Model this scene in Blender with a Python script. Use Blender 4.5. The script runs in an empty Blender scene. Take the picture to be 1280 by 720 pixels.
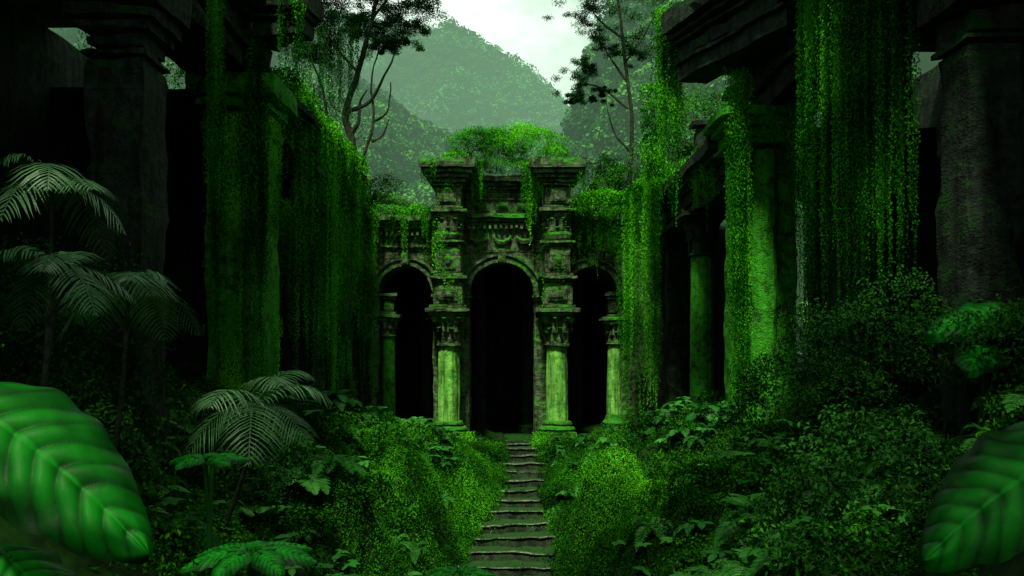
import bpy, math
import numpy as np
rng=np.random.default_rng(11)
S=bpy.context.scene
# ------------------------------------------------------------------ noise
_T=rng.random((64,64,64))*2-1
def vn(p,f=1.0,s=0.0):
    q=np.asarray(p,float)*f+s*7.31+100.0
    i=np.floor(q).astype(int); t=q-i; t=t*t*(3-2*t); i&=63; j=(i+1)&63
    x,y,z=t[...,0],t[...,1],t[...,2]
    g=lambda a,b,c:_T[a,b,c]
    c00=g(i[...,0],i[...,1],i[...,2])*(1-x)+g(j[...,0],i[...,1],i[...,2])*x
    c10=g(i[...,0],j[...,1],i[...,2])*(1-x)+g(j[...,0],j[...,1],i[...,2])*x
    c01=g(i[...,0],i[...,1],j[...,2])*(1-x)+g(j[...,0],i[...,1],j[...,2])*x
    c11=g(i[...,0],j[...,1],j[...,2])*(1-x)+g(j[...,0],j[...,1],j[...,2])*x
    return (c00*(1-y)+c10*y)*(1-z)+(c01*(1-y)+c11*y)*z
def fbm(p,f,o=4,s=0.0):
    r=0;a=1.0
    for k in range(o):
        r=r+a*vn(p,f*2**k,s+k*3.7); a*=.5
    return r
def n2(x,y,f,o=3,s=0): 
    return fbm(np.stack([x,y,np.zeros_like(x)+.37],-1),f,o,s)
def ss(t): t=np.clip(t,0,1); return t*t*(3-2*t)
def unit(v): return v/np.maximum(np.linalg.norm(v,axis=-1,keepdims=True),1e-9)
# ------------------------------------------------------------------ mesh
def mesh_obj(name,V,Q=None,T=None,mat=None,parent=None,var=None,smooth=False):
    me=bpy.data.meshes.new(name)
    V=np.asarray(V,np.float32).reshape(-1,3)
    parts=[];starts=[];o=0
    if Q is not None and len(Q):
        Q=np.asarray(Q,np.int32).reshape(-1,4); parts.append(Q.ravel()); starts.append(np.arange(len(Q))*4); o=Q.size
    if T is not None and len(T):
        T=np.asarray(T,np.int32).reshape(-1,3); parts.append(T.ravel()); starts.append(o+np.arange(len(T))*3)
    L=np.concatenate(parts); st=np.concatenate(starts).astype(np.int32)
    me.vertices.add(len(V)); me.vertices.foreach_set('co',V.ravel())
    me.loops.add(len(L)); me.loops.foreach_set('vertex_index',L.astype(np.int32))
    me.polygons.add(len(st)); me.polygons.foreach_set('loop_start',st)
    if var is not None:
        var=np.asarray(var,np.float32).ravel()
        if mat is not None and mat.get('clump',0)>0:
            nz=.5+.5*fbm(V[::4],mat['clump'],2,2)
            var=.5*var+.5*np.repeat(nz,4)[:len(V)]
        a=me.attributes.new('var','FLOAT','POINT'); a.data.foreach_set('value',var.astype(np.float32))
    me.update(calc_edges=True); me.validate()
    me.polygons.foreach_set('use_smooth',np.full(len(me.polygons),smooth,dtype=bool))
    if mat: me.materials.append(mat)
    ob=bpy.data.objects.new(name,me); S.collection.objects.link(ob)
    if parent: ob.parent=parent
    return ob
def empty(name):
    e=bpy.data.objects.new(name,None); S.collection.objects.link(e); return e
class Geo:
    def __init__(s): s.V=[];s.Q=[];s.T=[];s.n=0;s.var=[]
    def add(s,V,Q=None,T=None,var=None):
        V=np.asarray(V,float).reshape(-1,3)
        if Q is not None: s.Q.append(np.asarray(Q).reshape(-1,4)+s.n)
        if T is not None: s.T.append(np.asarray(T).reshape(-1,3)+s.n)
        s.V.append(V); s.n+=len(V)
        s.var.append(np.full(len(V),.5) if var is None else np.asarray(var,float).ravel())
    def grid(s,P):
        a,b=P.shape[:2]; idx=np.arange(a*b).reshape(a,b)
        s.add(P.reshape(-1,3),np.stack([idx[:-1,:-1],idx[1:,:-1],idx[1:,1:],idx[:-1,1:]],-1))
    def box(s,x0,x1,y0,y1,z0,z1,seg=.16,chip=.045,M=None):
        lo=np.array([x0,y0,z0]);hi=np.array([x1,y1,z1]);c=(lo+hi)/2
        for ax in range(3):
            u,v=[(1,2),(2,0),(0,1)][ax]
            nu=max(1,min(90,int((hi[u]-lo[u])/seg)));nv=max(1,min(90,int((hi[v]-lo[v])/seg)))
            uu=np.linspace(lo[u],hi[u],nu+1);vv=np.linspace(lo[v],hi[v],nv+1)
            U,W=np.meshgrid(uu,vv,indexing='ij')
            for sd in(0,1):
                P=np.zeros(U.shape+(3,));P[...,u]=U;P[...,v]=W;P[...,ax]=hi[ax] if sd else lo[ax]
                if chip>0:
                    e=((np.abs(P-lo)<1e-6)|(np.abs(P-hi)<1e-6))
                    ne=e.sum(-1)
                    am=np.where(ne>=2,chip*(.35+1.5*np.clip(vn(P,2.1,5),0,1)),0)[...,None]
                    am=np.minimum(am,(hi-lo)*.3)
                    P=P-np.sign(P-c)*e*am
                if not sd: P=P[::-1]
                if M is not None: P=P@M[:3,:3].T+M[:3,3]
                s.grid(P)
    def lathe(s,cx,cy,prof,n=20,flute=0,fn=12):
        prof=np.array(prof,float)
        pr=[prof[0]]
        for a,b in zip(prof[:-1],prof[1:]):
            k=max(1,int(abs(b[1]-a[1])/.2))
            for i in range(1,k+1): pr.append(a+(b-a)*i/k)
        pr=np.array(pr)
        th=np.linspace(0,2*np.pi,n+1)
        R=pr[:,0][:,None]*(1-flute*(.5+.5*np.cos(th*fn))[None])
        P=np.stack([cx+R*np.cos(th),cy+R*np.sin(th),np.repeat(pr[:,1][:,None],n+1,1)],-1)
        s.grid(P.transpose(1,0,2))
    def stack(s,cx,cy,layers,hy=None,seg=.16):
        for i,l in enumerate(layers):
            z0,z1,h=l[:3]; k=h if hy is None else h+hy
            s.box(cx-h,cx+h,cy-k,cy+k,z0-.004,z1,seg)
    def acanthus(s,cx,cy,z0,z1,r0,r1,n=8,rows=2):
        for r in range(rows):
            za=z0+(z1-z0)*r*.38; zb=za+(z1-z0)*.55
            for k in range(n):
                a=2*np.pi*(k+.5*(r%2))/n
                t=np.linspace(0,1,6); rad=r0+(r1-r0)*(.3*r+.25)+ (r1-r0)*.75*t**2.2
                z=za+(zb-za)*np.sin(t*1.9)/np.sin(1.55); w=(.75*np.pi*r0/n)*(1.1-.75*t**3)
                P=np.zeros((6,3,3))
                for j,sd in enumerate((-1,0,1)):
                    rr=rad-abs(sd)*.03
                    P[:,j,0]=cx+rr*np.cos(a)-np.sin(a)*sd*w
                    P[:,j,1]=cy+rr*np.sin(a)+np.cos(a)*sd*w
                    P[:,j,2]=z
                s.grid(P)
    def archwall(s,x0,x1,y0,y1,z1,arches,zb=-.5,seg=.16):
        cur=x0
        for cx,r,sp in arches:
            s.box(cur,cx-r,y0,y1,zb,z1,seg)
            n=18; th=np.linspace(np.pi,0,n+1); xs=cx+r*np.cos(th); zs=sp+r*np.sin(th)
            m=max(2,int((z1-sp)/seg)); t=np.linspace(0,1,m+1)
            for yy,fl in((y0,0),(y1,1)):
                P=np.zeros((n+1,m+1,3));P[...,0]=xs[:,None];P[...,1]=yy;P[...,2]=zs[:,None]+(z1-zs[:,None])*t
                s.grid(P if not fl else P[::-1])
            k=6;P=np.zeros((n+1,k+1,3));P[...,0]=xs[:,None];P[...,2]=zs[:,None];P[...,1]=np.linspace(y0,y1,k+1)
            s.grid(P)
            P=np.zeros((n+1,2,3));P[...,0]=xs[:,None];P[...,2]=z1;P[:,0,1]=y0;P[:,1,1]=y1;s.grid(P)
            cur=cx+r
        s.box(cur,x1,y0,y1,zb,z1,seg)
    def archring(s,cx,cz,r0,r1,y0,y1,n=22):
        th=np.linspace(np.pi+.0,0,n+1)
        prof=[(r0,y1),(r0,y0),(r1,y0),(r1,y1)]
        P=np.zeros((n+1,4,3))
        for j,(r,y) in enumerate(prof):
            P[:,j,0]=cx+r*np.cos(th);P[:,j,2]=cz+r*np.sin(th);P[:,j,1]=y
        s.grid(P)
    def tube(s,pts,rad,n=8):
        pts=np.array(pts,float);rad=np.array(rad,float)
        m=len(pts);tt=np.linspace(0,m-1,(m-1)*5+1)
        Pn=np.stack([np.interp(tt,np.arange(m),pts[:,k]) for k in range(3)],-1)
        for _ in range(3): Pn[1:-1]=(Pn[:-2]+2*Pn[1:-1]+Pn[2:])/4
        R=np.interp(tt,np.arange(m),rad)
        d=unit(np.gradient(Pn,axis=0)); up=np.array([.31,.22,.92]) if abs(d[:,2]).mean()<.7 else np.array([1,.1,.0])
        a=unit(np.cross(d,up));b=np.cross(d,a)
        th=np.linspace(0,2*np.pi,n+1)
        rr=R[:,None,None]
        P=Pn[:,None]+rr*(np.cos(th)[None,:,None]*a[:,None]+np.sin(th)[None,:,None]*b[:,None])
        s.grid(P); return Pn
    def strips(s,base,ax,nr,L,W,k=1,droop=0.0,var=None,fold=0):
        base=np.asarray(base);N=len(base);ax=unit(ax);side=unit(np.cross(ax,nr));nr=np.cross(side,ax)
        L=np.broadcast_to(L,(N,))[:,None];W=np.broadcast_to(W,(N,))[:,None]
        if k==1:
            m=base+ax*L*.45-nr*0
            V=np.stack([base,m+side*W*.5+nr*W*.12,base+ax*L-nr*L*droop,m-side*W*.5+nr*W*.12],1)
            Q=np.arange(N*4).reshape(N,4)
            s.add(V,Q,var=None if var is None else np.repeat(var,4))
        else:
            t=np.linspace(0,1,k+1);wp=np.sin(np.pi*np.clip(t*.9+.1,0,1))**.7;wp[-1]=.04
            C=base[:,None]+ax[:,None]*(L*t)[...,None]-np.array([0,0,1.])*(L*droop*t**2)[...,None]
            hw=(W*.5*wp)[...,None]*side[:,None]
            V=np.stack([C-hw,C+hw],2)
            i=np.arange(N*(k+1)*2).reshape(N,k+1,2)
            Q=np.stack([i[:,:-1,0],i[:,:-1,1],i[:,1:,1],i[:,1:,0]],-1)
            s.add(V,Q,var=None if var is None else np.repeat(var,(k+1)*2))
    def obj(s,name,mat,parent=None,rough=0.0,smooth=False):
        V=np.concatenate(s.V)
        if rough>0:
            D=np.stack([fbm(V,1.7,3,s=k) for k in(1,2,3)],-1)*rough+np.stack([vn(V,7.,s=k) for k in(4,5,6)],-1)*rough*.45
            V=V+D
        return mesh_obj(name,V,np.concatenate(s.Q) if s.Q else None,np.concatenate(s.T) if s.T else None,mat,parent,np.concatenate(s.var),smooth)
# ------------------------------------------------------------------ materials
def newmat(name):
    m=bpy.data.materials.new(name);m.use_nodes=True;nt=m.node_tree;nt.nodes.clear()
    return m,nt,nt.nodes,nt.links
def N(nt,t,**k):
    n=nt.nodes.new(t)
    for a,b in k.items(): setattr(n,a,b)
    return n
def ramp(nt,stops):
    r=nt.nodes.new('ShaderNodeValToRGB');e=r.color_ramp.elements
    while len(e)<len(stops): e.new(.5)
    for x,(p,c) in zip(e,stops): x.position=p;x.color=(*c,1) if len(c)==3 else c
    return r
def noise(nt,vec,scale,detail=5,rough=.6):
    n=nt.nodes.new('ShaderNodeTexNoise');n.inputs['Scale'].default_value=scale;n.inputs['Detail'].default_value=detail;n.inputs['Roughness'].default_value=rough
    nt.links.new(vec,n.inputs['Vector']);return n
def math_(nt,op,a,b=None,clamp=False):
    n=nt.nodes.new('ShaderNodeMath');n.operation=op;n.use_clamp=clamp
    for i,v in enumerate((a,b)):
        if v is None: continue
        if isinstance(v,(int,float)): n.inputs[i].default_value=v
        else: nt.links.new(v,n.inputs[i])
    return n.outputs[0]
def mixc(nt,f,a,b,mode='MIX'):
    n=nt.nodes.new('ShaderNodeMix');n.data_type='RGBA';n.blend_type=mode
    for k,v in((0,f),(6,a),(7,b)):
        if isinstance(v,(int,float)): n.inputs[k].default_value=v
        elif isinstance(v,tuple): n.inputs[k].default_value=(*v,1)
        else: nt.links.new(v,n.inputs[k])
    return n.outputs[2]
def stone_mat(name,c0,c1,moss,mcol,carve=.5,bump=.6,joints=True):
    m,nt,nd,lk=newmat(name)
    tc=N(nt,'ShaderNodeTexCoord').outputs['Object']
    n1=noise(nt,tc,1.3,4,.7);n2_=noise(nt,tc,7,4,.7);n3=noise(nt,tc,34,2,.7)
    mp=N(nt,'ShaderNodeMapping');mp.inputs['Scale'].default_value=(3.5,3.5,.35);lk.new(tc,mp.inputs[0])
    ns=noise(nt,mp.outputs[0],1.6,4,.7)
    f=math_(nt,'ADD',math_(nt,'MULTIPLY',n1.outputs[0],.4),math_(nt,'MULTIPLY',n2_.outputs[0],.6))
    r=ramp(nt,[(.38,c0),(.62,c1)]);lk.new(f,r.inputs[0])
    st=ramp(nt,[(.38,(.16,.18,.16)),(.6,(1,1,1))]);lk.new(ns.outputs[0],st.inputs[0])
    col=mixc(nt,.9,r.outputs[0],st.outputs[0],'MULTIPLY')
    ge=N(nt,'ShaderNodeNewGeometry');sx=N(nt,'ShaderNodeSeparateXYZ');lk.new(ge.outputs['Normal'],sx.inputs[0])
    up=math_(nt,'MULTIPLY',math_(nt,'MAXIMUM',sx.outputs[2],0),.5)
    mf=math_(nt,'ADD',math_(nt,'ADD',math_(nt,'MULTIPLY',n1.outputs[0],.55),math_(nt,'MULTIPLY',n2_.outputs[0],.45)),up)
    mr=ramp(nt,[(.62-moss*.3,(0,0,0)),(.70-moss*.22,(1,1,1))]);lk.new(mf,mr.inputs[0])
    mc=ramp(nt,[(.3,tuple(x*.2 for x in mcol)),(.68,mcol)]);lk.new(math_(nt,'ADD',math_(nt,'MULTIPLY',n3.outputs[0],.6),math_(nt,'MULTIPLY',n2_.outputs[0],.4)),mc.inputs[0])
    col=mixc(nt,mr.outputs[0],col,mc.outputs[0])
    h=math_(nt,'ADD',math_(nt,'MULTIPLY',n2_.outputs[0],.7),math_(nt,'MULTIPLY',n3.outputs[0],.45))
    if carve>.3:
        vo=N(nt,'ShaderNodeTexVoronoi');vo.inputs['Scale'].default_value=5.5;lk.new(tc,vo.inputs[0])
        h=math_(nt,'ADD',h,math_(nt,'MULTIPLY',vo.outputs[0],carve))
    if joints:
        sp=N(nt,'ShaderNodeSeparateXYZ');lk.new(tc,sp.inputs[0])
        zz=math_(nt,'FRACT',math_(nt,'MULTIPLY',math_(nt,'ADD',sp.outputs[2],math_(nt,'MULTIPLY',n2_.outputs[0],.06)),1.9))
        j=math_(nt,'LESS_THAN',zz,.045)
        h=math_(nt,'SUBTRACT',h,math_(nt,'MULTIPLY',j,.5))
        col=mixc(nt,math_(nt,'MULTIPLY',j,.6),col,(.01,.014,.01))
    b=N(nt,'ShaderNodeBump');b.inputs['Strength'].default_value=bump;b.inputs['Distance'].default_value=.09;lk.new(h,b.inputs['Height'])
    p=N(nt,'ShaderNodeBsdfPrincipled');p.inputs['Roughness'].default_value=.88;p.inputs['Specular IOR Level'].default_value=.2
    lk.new(col,p.inputs['Base Color']);lk.new(b.outputs[0],p.inputs['Normal'])
    o=N(nt,'ShaderNodeOutputMaterial');lk.new(p.outputs[0],o.inputs[0]);return m
def leaf_mat(name,dark,mid,lite,clump=.6,rough=.5,trans=.25,spec=.35,veins=False):
    m,nt,nd,lk=newmat(name)
    at=N(nt,'ShaderNodeAttribute',attribute_name='var').outputs['Fac']
    if not veins: m['clump']=clump
    r=ramp(nt,[(.2,dark),(.5,mid),(.8,lite)]);lk.new(at,r.inputs[0])
    col=r.outputs[0];o=N(nt,'ShaderNodeOutputMaterial')
    if spec>0:
        p=N(nt,'ShaderNodeBsdfPrincipled');p.inputs['Roughness'].default_value=rough;p.inputs['Specular IOR Level'].default_value=spec;lk.new(col,p.inputs['Base Color'])
    else:
        p=N(nt,'ShaderNodeBsdfDiffuse');lk.new(col,p.inputs['Color'])
    if veins:
        tc=N(nt,'ShaderNodeTexCoord').outputs['Object']
        nn=noise(nt,tc,45,3,.6);b=N(nt,'ShaderNodeBump');b.inputs['Strength'].default_value=.35;b.inputs['Distance'].default_value=.004
        lk.new(nn.outputs[0],b.inputs['Height']);lk.new(b.outputs[0],p.inputs['Normal'])
    if trans>0:
        t=N(nt,'ShaderNodeBsdfTranslucent');lk.new(mixc(nt,1,col,(.9,1.5,.5),'MULTIPLY'),t.inputs[0])
        mx=N(nt,'ShaderNodeMixShader');mx.inputs[0].default_value=trans;lk.new(p.outputs[0],mx.inputs[1]);lk.new(t.outputs[0],mx.inputs[2])
        lk.new(mx.outputs[0],o.inputs[0])
    else: lk.new(p.outputs[0],o.inputs[0])
    return m
M_gate=stone_mat('weathered_stone',(.022,.035,.018),(.26,.33,.19),.36,(.06,.36,.02),carve=.75,bump=1.0)
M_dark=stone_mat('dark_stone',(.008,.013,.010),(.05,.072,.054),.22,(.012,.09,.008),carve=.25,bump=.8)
M_mossy=stone_mat('mossy_stone',(.012,.04,.01),(.10,.34,.04),.75,(.07,.50,.02),carve=.2,bump=1.0,joints=False)
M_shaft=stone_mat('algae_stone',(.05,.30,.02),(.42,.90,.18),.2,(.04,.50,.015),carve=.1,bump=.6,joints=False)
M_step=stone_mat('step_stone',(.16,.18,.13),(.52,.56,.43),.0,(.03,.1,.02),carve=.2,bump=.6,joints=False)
M_riser=stone_mat('shaded_riser_stone',(.015,.022,.015),(.07,.09,.06),.2,(.02,.1,.01),carve=.2,bump=.6,joints=False)  # step stone darkened so the risers read as shaded under the treads
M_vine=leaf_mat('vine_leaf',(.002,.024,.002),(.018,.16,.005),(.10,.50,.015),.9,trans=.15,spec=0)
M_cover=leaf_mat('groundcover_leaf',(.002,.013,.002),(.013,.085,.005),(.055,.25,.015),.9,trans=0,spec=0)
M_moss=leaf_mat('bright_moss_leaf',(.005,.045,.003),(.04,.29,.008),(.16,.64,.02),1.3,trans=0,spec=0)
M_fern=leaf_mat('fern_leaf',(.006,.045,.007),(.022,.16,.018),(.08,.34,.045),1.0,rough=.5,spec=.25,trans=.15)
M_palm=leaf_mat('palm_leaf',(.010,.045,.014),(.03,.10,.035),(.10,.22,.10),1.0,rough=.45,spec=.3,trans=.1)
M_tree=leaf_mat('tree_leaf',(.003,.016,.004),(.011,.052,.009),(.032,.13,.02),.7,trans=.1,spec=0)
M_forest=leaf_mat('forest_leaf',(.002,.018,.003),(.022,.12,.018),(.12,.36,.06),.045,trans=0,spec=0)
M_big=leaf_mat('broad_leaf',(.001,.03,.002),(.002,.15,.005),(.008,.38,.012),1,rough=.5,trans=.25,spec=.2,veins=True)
def plain(name,c0,c1,sc,bump=.5):
    m,nt,nd,lk=newmat(name);tc=N(nt,'ShaderNodeTexCoord').outputs['Object'];n=noise(nt,tc,sc,4,.7)
    r=ramp(nt,[(.35,c0),(.65,c1)]);lk.new(n.outputs[0],r.inputs[0]);p=N(nt,'ShaderNodeBsdfPrincipled');p.inputs['Roughness'].default_value=.95;p.inputs['Specular IOR Level'].default_value=.1
    b=N(nt,'ShaderNodeBump');b.inputs['Strength'].default_value=bump;b.inputs['Distance'].default_value=.05;lk.new(n.outputs[0],b.inputs['Height']);lk.new(b.outputs[0],p.inputs['Normal'])
    lk.new(r.outputs[0],p.inputs['Base Color']);o=N(nt,'ShaderNodeOutputMaterial');lk.new(p.outputs[0],o.inputs[0]);return m
M_ground=plain('mossy_soil',(.003,.008,.002),(.012,.05,.005),3)
M_hill=plain('hill_soil',(.006,.018,.007),(.018,.045,.015),.06)
M_bark=plain('bark',(.012,.015,.011),(.05,.06,.04),9)
# ------------------------------------------------------------------ terrain
def pathz(y): 
    return -.175*np.clip(24.2-y,0,8.7)+2.75*ss((11-y)/10)
def pathx(y): return np.interp(y,[0,14,16,17.5,19.5,21.5,24],[-.08,-.1,-.06,.02,.26,.38,.2])
def gauss(x,y,cx,cy,sx,sy,rot=0):
    c,s=math.cos(rot),math.sin(rot);a=(x-cx)*c+(y-cy)*s;b=-(x-cx)*s+(y-cy)*c
    return np.exp(-((a/sx)**2+(b/sy)**2)**1.4)
def pw(y): return np.interp(y,[13,15.5,17,18.5,20,24],[1.05,.98,.84,.62,.50,.42])
def H(x,y):
    x=np.asarray(x,float);y=np.asarray(y,float)
    d=np.abs(x-pathx(y)); R=1-.86*ss((y-16)/8)
    e=np.maximum(d-pw(y)+.06,0)
    rise=4.8*np.tanh(.92*e/4.8)*R
    k=np.clip(e*1.6,0,1)
    z=pathz(y)+rise-.16*(1-ss(e/.15))
    z=z+k*(.50*n2(x,y,.5,3,1)+.42*np.abs(n2(x,y,1.3,2,4))-.14)*np.where(y>21,.5,1)
    z=z+k*(1.3*gauss(x,y,-1.95,16.2,.80,1.0)+1.4*gauss(x,y,1.75,15.4,.75,1.1)+1.1*gauss(x,y,-2.9,12.6,2.1,.45,-.45)+.5*gauss(x,y,1.3,20.5,.5,.8)+.7*gauss(x,y,-.95,20.0,.6,.9)+.8*gauss(x,y,3.2,17,1.,1.2)+.5*gauss(x,y,-3.0,18,.9,1))
    return z
xs=np.concatenate([[-1500,-600,-200,-80,-40,-24,-16],np.arange(-12,12.01,.12),[16,24,40,80,200,600,1500]])
ys=np.concatenate([[-400,-100,-30,-12,-6],np.arange(-3,27.01,.12),[30,36,50,90,200,500,1200,2500]])
X,Y=np.meshgrid(xs,ys,indexing='ij')
Z=H(X,Y); Z=np.where(np.abs(X)>12,np.minimum(Z,2.5),Z)
g=Geo();g.grid(np.stack([X,Y,Z],-1));g.obj('ground',M_ground,smooth=True)
# ------------------------------------------------------------------ stairs
st=empty('stone_stairs');g=Geo();gr=Geo();y=14.4
while y<24.2:
    tr=.60+rng.random()*.16
    zt=float(pathz(np.array(y+tr*.8)))+.09
    w=float(pw(y))-.02;cx=float(pathx(y))+rng.normal()*.05
    x0=cx-w-rng.random()*.16;x1=cx+w+rng.random()*.16
    a=rng.normal()*.05;M=np.eye(4);c,s_=math.cos(a),math.sin(a);M[:2,:2]=[[c,-s_],[s_,c]];M[:2,3]=[cx-c*cx+s_*y,y-s_*cx-c*y]
    tl=.10+.03*rng.random();rl=rng.normal()*.015
    M[2,1]=-tl;M[2,0]=rl;M[2,3]=tl*y-rl*cx
    th=.05
    if rng.random()<.35:
        sp=x0+(x1-x0)*(.3+.4*rng.random());g.box(x0,sp-.02,y,y+tr+.10,zt-th,zt,.08,.03,M);g.box(sp+.02,x1,y+.03,y+tr+.10,zt-th,zt-.02,.08,.03,M)
    else: g.box(x0,x1,y,y+tr+.10,zt-th,zt,.08,.03,M)
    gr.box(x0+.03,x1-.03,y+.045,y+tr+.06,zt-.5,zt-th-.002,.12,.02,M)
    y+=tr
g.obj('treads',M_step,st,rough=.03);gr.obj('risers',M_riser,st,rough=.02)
# ------------------------------------------------------------------ gate
gate=empty('ruined_temple_gate')
g=Geo()
arches=[(-3.35,.85,4.7),(-.32,1.01,4.66),(2.5,.78,4.74)]
g.archwall(-5.3,4.5,25.2,26.1,6.86,arches)
g.box(-1.55,.98,25.22,26.08,6.86,8.45)
for cx,r,sp in arches:
    g.archring(cx,sp,r-.002,r+.10,25.02,25.3);g.archring(cx,sp,r+.10,r+.2,25.08,25.3);g.archring(cx,sp,r+.2,r+.27,24.98,25.3)
    g.box(cx-.13,cx+.13,24.88,25.3,sp+r-.03,sp+r+.42,.08)
    for sd in(-1,1):
        g.stack(cx+sd*(r+.16),25.3,[(sp-.22,sp-.12,.17),(sp-.12,sp-.003,.23)],hy=.05)
for x0,x1 in((-4.6,-2.35),(1.8,3.9)):
    for z0,z1,o in((6.02,6.12,.06),(6.12,6.22,.12),(6.62,6.72,.08),(6.72,6.84,.18),(6.84,6.94,.28),(6.94,7.12,.38)):
        g.box(x0-o*.4,x1+(o*.2),25.2-o,25.5+(z0>6.85)*.8,z0-.003,z1)
    n=int((x1-x0)/.16)
    for i in range(n): g.box(x0+i*.16,x0+i*.16+.085,25.02,25.25,6.5,6.62,.2,.01)
for z0,z1,o in((5.98,6.06,.06),(6.82,6.92,.10),(6.92,7.02,.2),(7.02,7.18,.3),(7.62,7.7,.06),(7.95,8.05,.1),(8.05,8.17,.2),(8.17,8.32,.3)):
    g.box(-1.5,.95,25.2-o,25.4,z0-.003,z1)
for i in range(14): g.box(-1.38+i*.165,-1.38+i*.165+.09,25.02,25.25,6.7,6.82,.2,.01)
for cx in(-1.05,-.32,.41):
    th=np.linspace(np.pi,2*np.pi,9);g.tube(np.stack([cx+.26*np.cos(th),np.full(9,25.12),6.5+.2*np.sin(th)],-1),[.03,.05,.07,.08,.085,.08,.07,.05,.03],6)
for cx in(-.98,-.32,.34): 
    g.box(cx-.24,cx+.24,25.12,25.3,7.28,7.56,.1)
g.obj('arcade_wall',M_gate,gate,rough=.03)
def column_stack(cx,cy,sd):
    g=Geo()
    g.stack(cx,cy,[(-.5,.18,.72),(.18,.34,.62),(.34,.44,.54)])
    g.lathe(cx,cy,[(.52,.43),(.56,.50),(.52,.57),(.42,.60),(.45,.66),(.43,.72),(.36,.76)],24)
    g.lathe(cx,cy,[(.33,3.02),(.4,3.06),(.4,3.13),(.34,3.17),(.34,3.35),(.4,3.7),(.55,3.98)],24)
    g.acanthus(cx,cy,3.15,3.95,.33,.62,9,2)
    for a in range(4):
        t=np.pi/4+a*np.pi/2;px=cx+.58*math.cos(t);py=cy+.58*math.sin(t)
        g.lathe(px,py,[(.02,3.72),(.09,3.76),(.12,3.84),(.09,3.93),(.02,3.97)],10)
    g.stack(cx,cy,[(3.95,4.05,.58),(4.05,4.18,.68),(4.18,4.28,.56),(4.28,4.98,.46),(4.98,5.06,.52),(5.06,5.16,.6),(5.16,5.26,.48),(5.26,6.06,.40),(6.06,6.14,.46),(6.14,6.24,.54)])
    g.box(cx-.3,cx+.3,cy-.52,cy-.4,4.4,4.86,.1);g.box(cx-.17,cx+.17,cy-.57,cy-.5,4.5,4.76,.08)
    g.box(cx-.25,cx+.25,cy-.45,cy-.38,5.36,5.96,.1)
    g.lathe(cx,cy-.38,[(.02,5.45),(.13,5.52),(.16,5.64),(.12,5.76),(.03,5.88)],10)
    g.lathe(cx,cy,[(.36,6.22),(.44,6.3),(.47,6.42),(.42,6.56),(.34,6.66),(.38,6.72),(.46,6.9),(.5,7.0)],20)
    g.acanthus(cx,cy,6.28,6.95,.38,.52,8,2)
    g.stack(cx,cy,[(6.98,7.07,.5),(7.07,7.2,.58),(7.2,7.3,.46),(7.3,7.86,.40),(7.86,7.96,.48),(7.96,8.08,.56),(8.08,8.2,.66),(8.2,8.34,.76),(8.34,8.66,.86)])
    g.box(cx-.26,cx+.26,cy-.46,cy-.38,7.38,7.8,.1)
    g.box(cx-.42,cx+.42,cy+.3,25.3,4.2,8.3,.2)
    g.obj('column_stack',M_gate,gate,rough=.028)
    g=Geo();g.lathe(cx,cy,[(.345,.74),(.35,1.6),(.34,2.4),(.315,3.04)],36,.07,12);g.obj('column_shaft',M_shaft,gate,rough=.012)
column_stack(-1.93,24.55,-1);column_stack(1.38,24.55,1)
def small_col(cx,cy,r,zb,zs,zc,zt,par,mt=M_shaft,ms=M_gate,fl=.06):
    g=Geo();g.stack(cx,cy,[(zb-1.2,zb+.2,r*1.9),(zb+.2,zb+.32,r*1.6)])
    g.lathe(cx,cy,[(r*1.5,zb+.32),(r*1.6,zb+.38),(r*1.3,zb+.46),(r*1.05,zs)],18)
    g.lathe(cx,cy,[(r,zc-.05),(r*1.2,zc),(r,zc+.06),(r*1.1,zc+(zt-zc)*.5),(r*1.6,zt-.16)],18);g.acanthus(cx,cy,zc+.03,zt-.12,r*.98,r*1.7,8,2)
    g.stack(cx,cy,[(zt-.17,zt-.08,r*1.7),(zt-.08,zt+.04,r*1.95)]);g.obj('column_capital_and_base',ms,par,rough=.02)
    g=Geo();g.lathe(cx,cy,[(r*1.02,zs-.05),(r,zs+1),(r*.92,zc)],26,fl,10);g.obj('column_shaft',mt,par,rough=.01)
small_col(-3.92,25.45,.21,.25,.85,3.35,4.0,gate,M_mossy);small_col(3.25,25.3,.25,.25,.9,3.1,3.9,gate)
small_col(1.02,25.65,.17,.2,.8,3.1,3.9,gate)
small_col(-4.62,25.0,.2,.2,.8,3.35,4.0,gate,M_dark,M_gate)
g=Geo()
g.stack(-3.92,25.6,[(4.04,4.14,.24),(4.14,4.5,.18),(4.5,4.6,.24),(4.6,4.72,.3)],hy=.1);g.stack(3.25,25.5,[(3.94,4.05,.26),(4.05,4.5,.22),(4.5,4.6,.28),(4.6,4.74,.33)],hy=.1);g.box(-4.85,-4.4,24.85,25.25,4.04,6.0)
g.obj('impost_blocks',M_gate,gate,rough=.02)
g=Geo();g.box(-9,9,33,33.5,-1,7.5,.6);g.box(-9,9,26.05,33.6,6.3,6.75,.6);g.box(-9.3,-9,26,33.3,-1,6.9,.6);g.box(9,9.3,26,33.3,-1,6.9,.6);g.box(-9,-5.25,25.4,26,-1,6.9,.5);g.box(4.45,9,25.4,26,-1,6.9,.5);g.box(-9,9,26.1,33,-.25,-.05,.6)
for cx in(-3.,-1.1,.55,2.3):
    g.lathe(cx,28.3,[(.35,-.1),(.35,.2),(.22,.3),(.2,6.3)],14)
g.obj('hall_interior',M_dark,gate,rough=.02)
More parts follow.
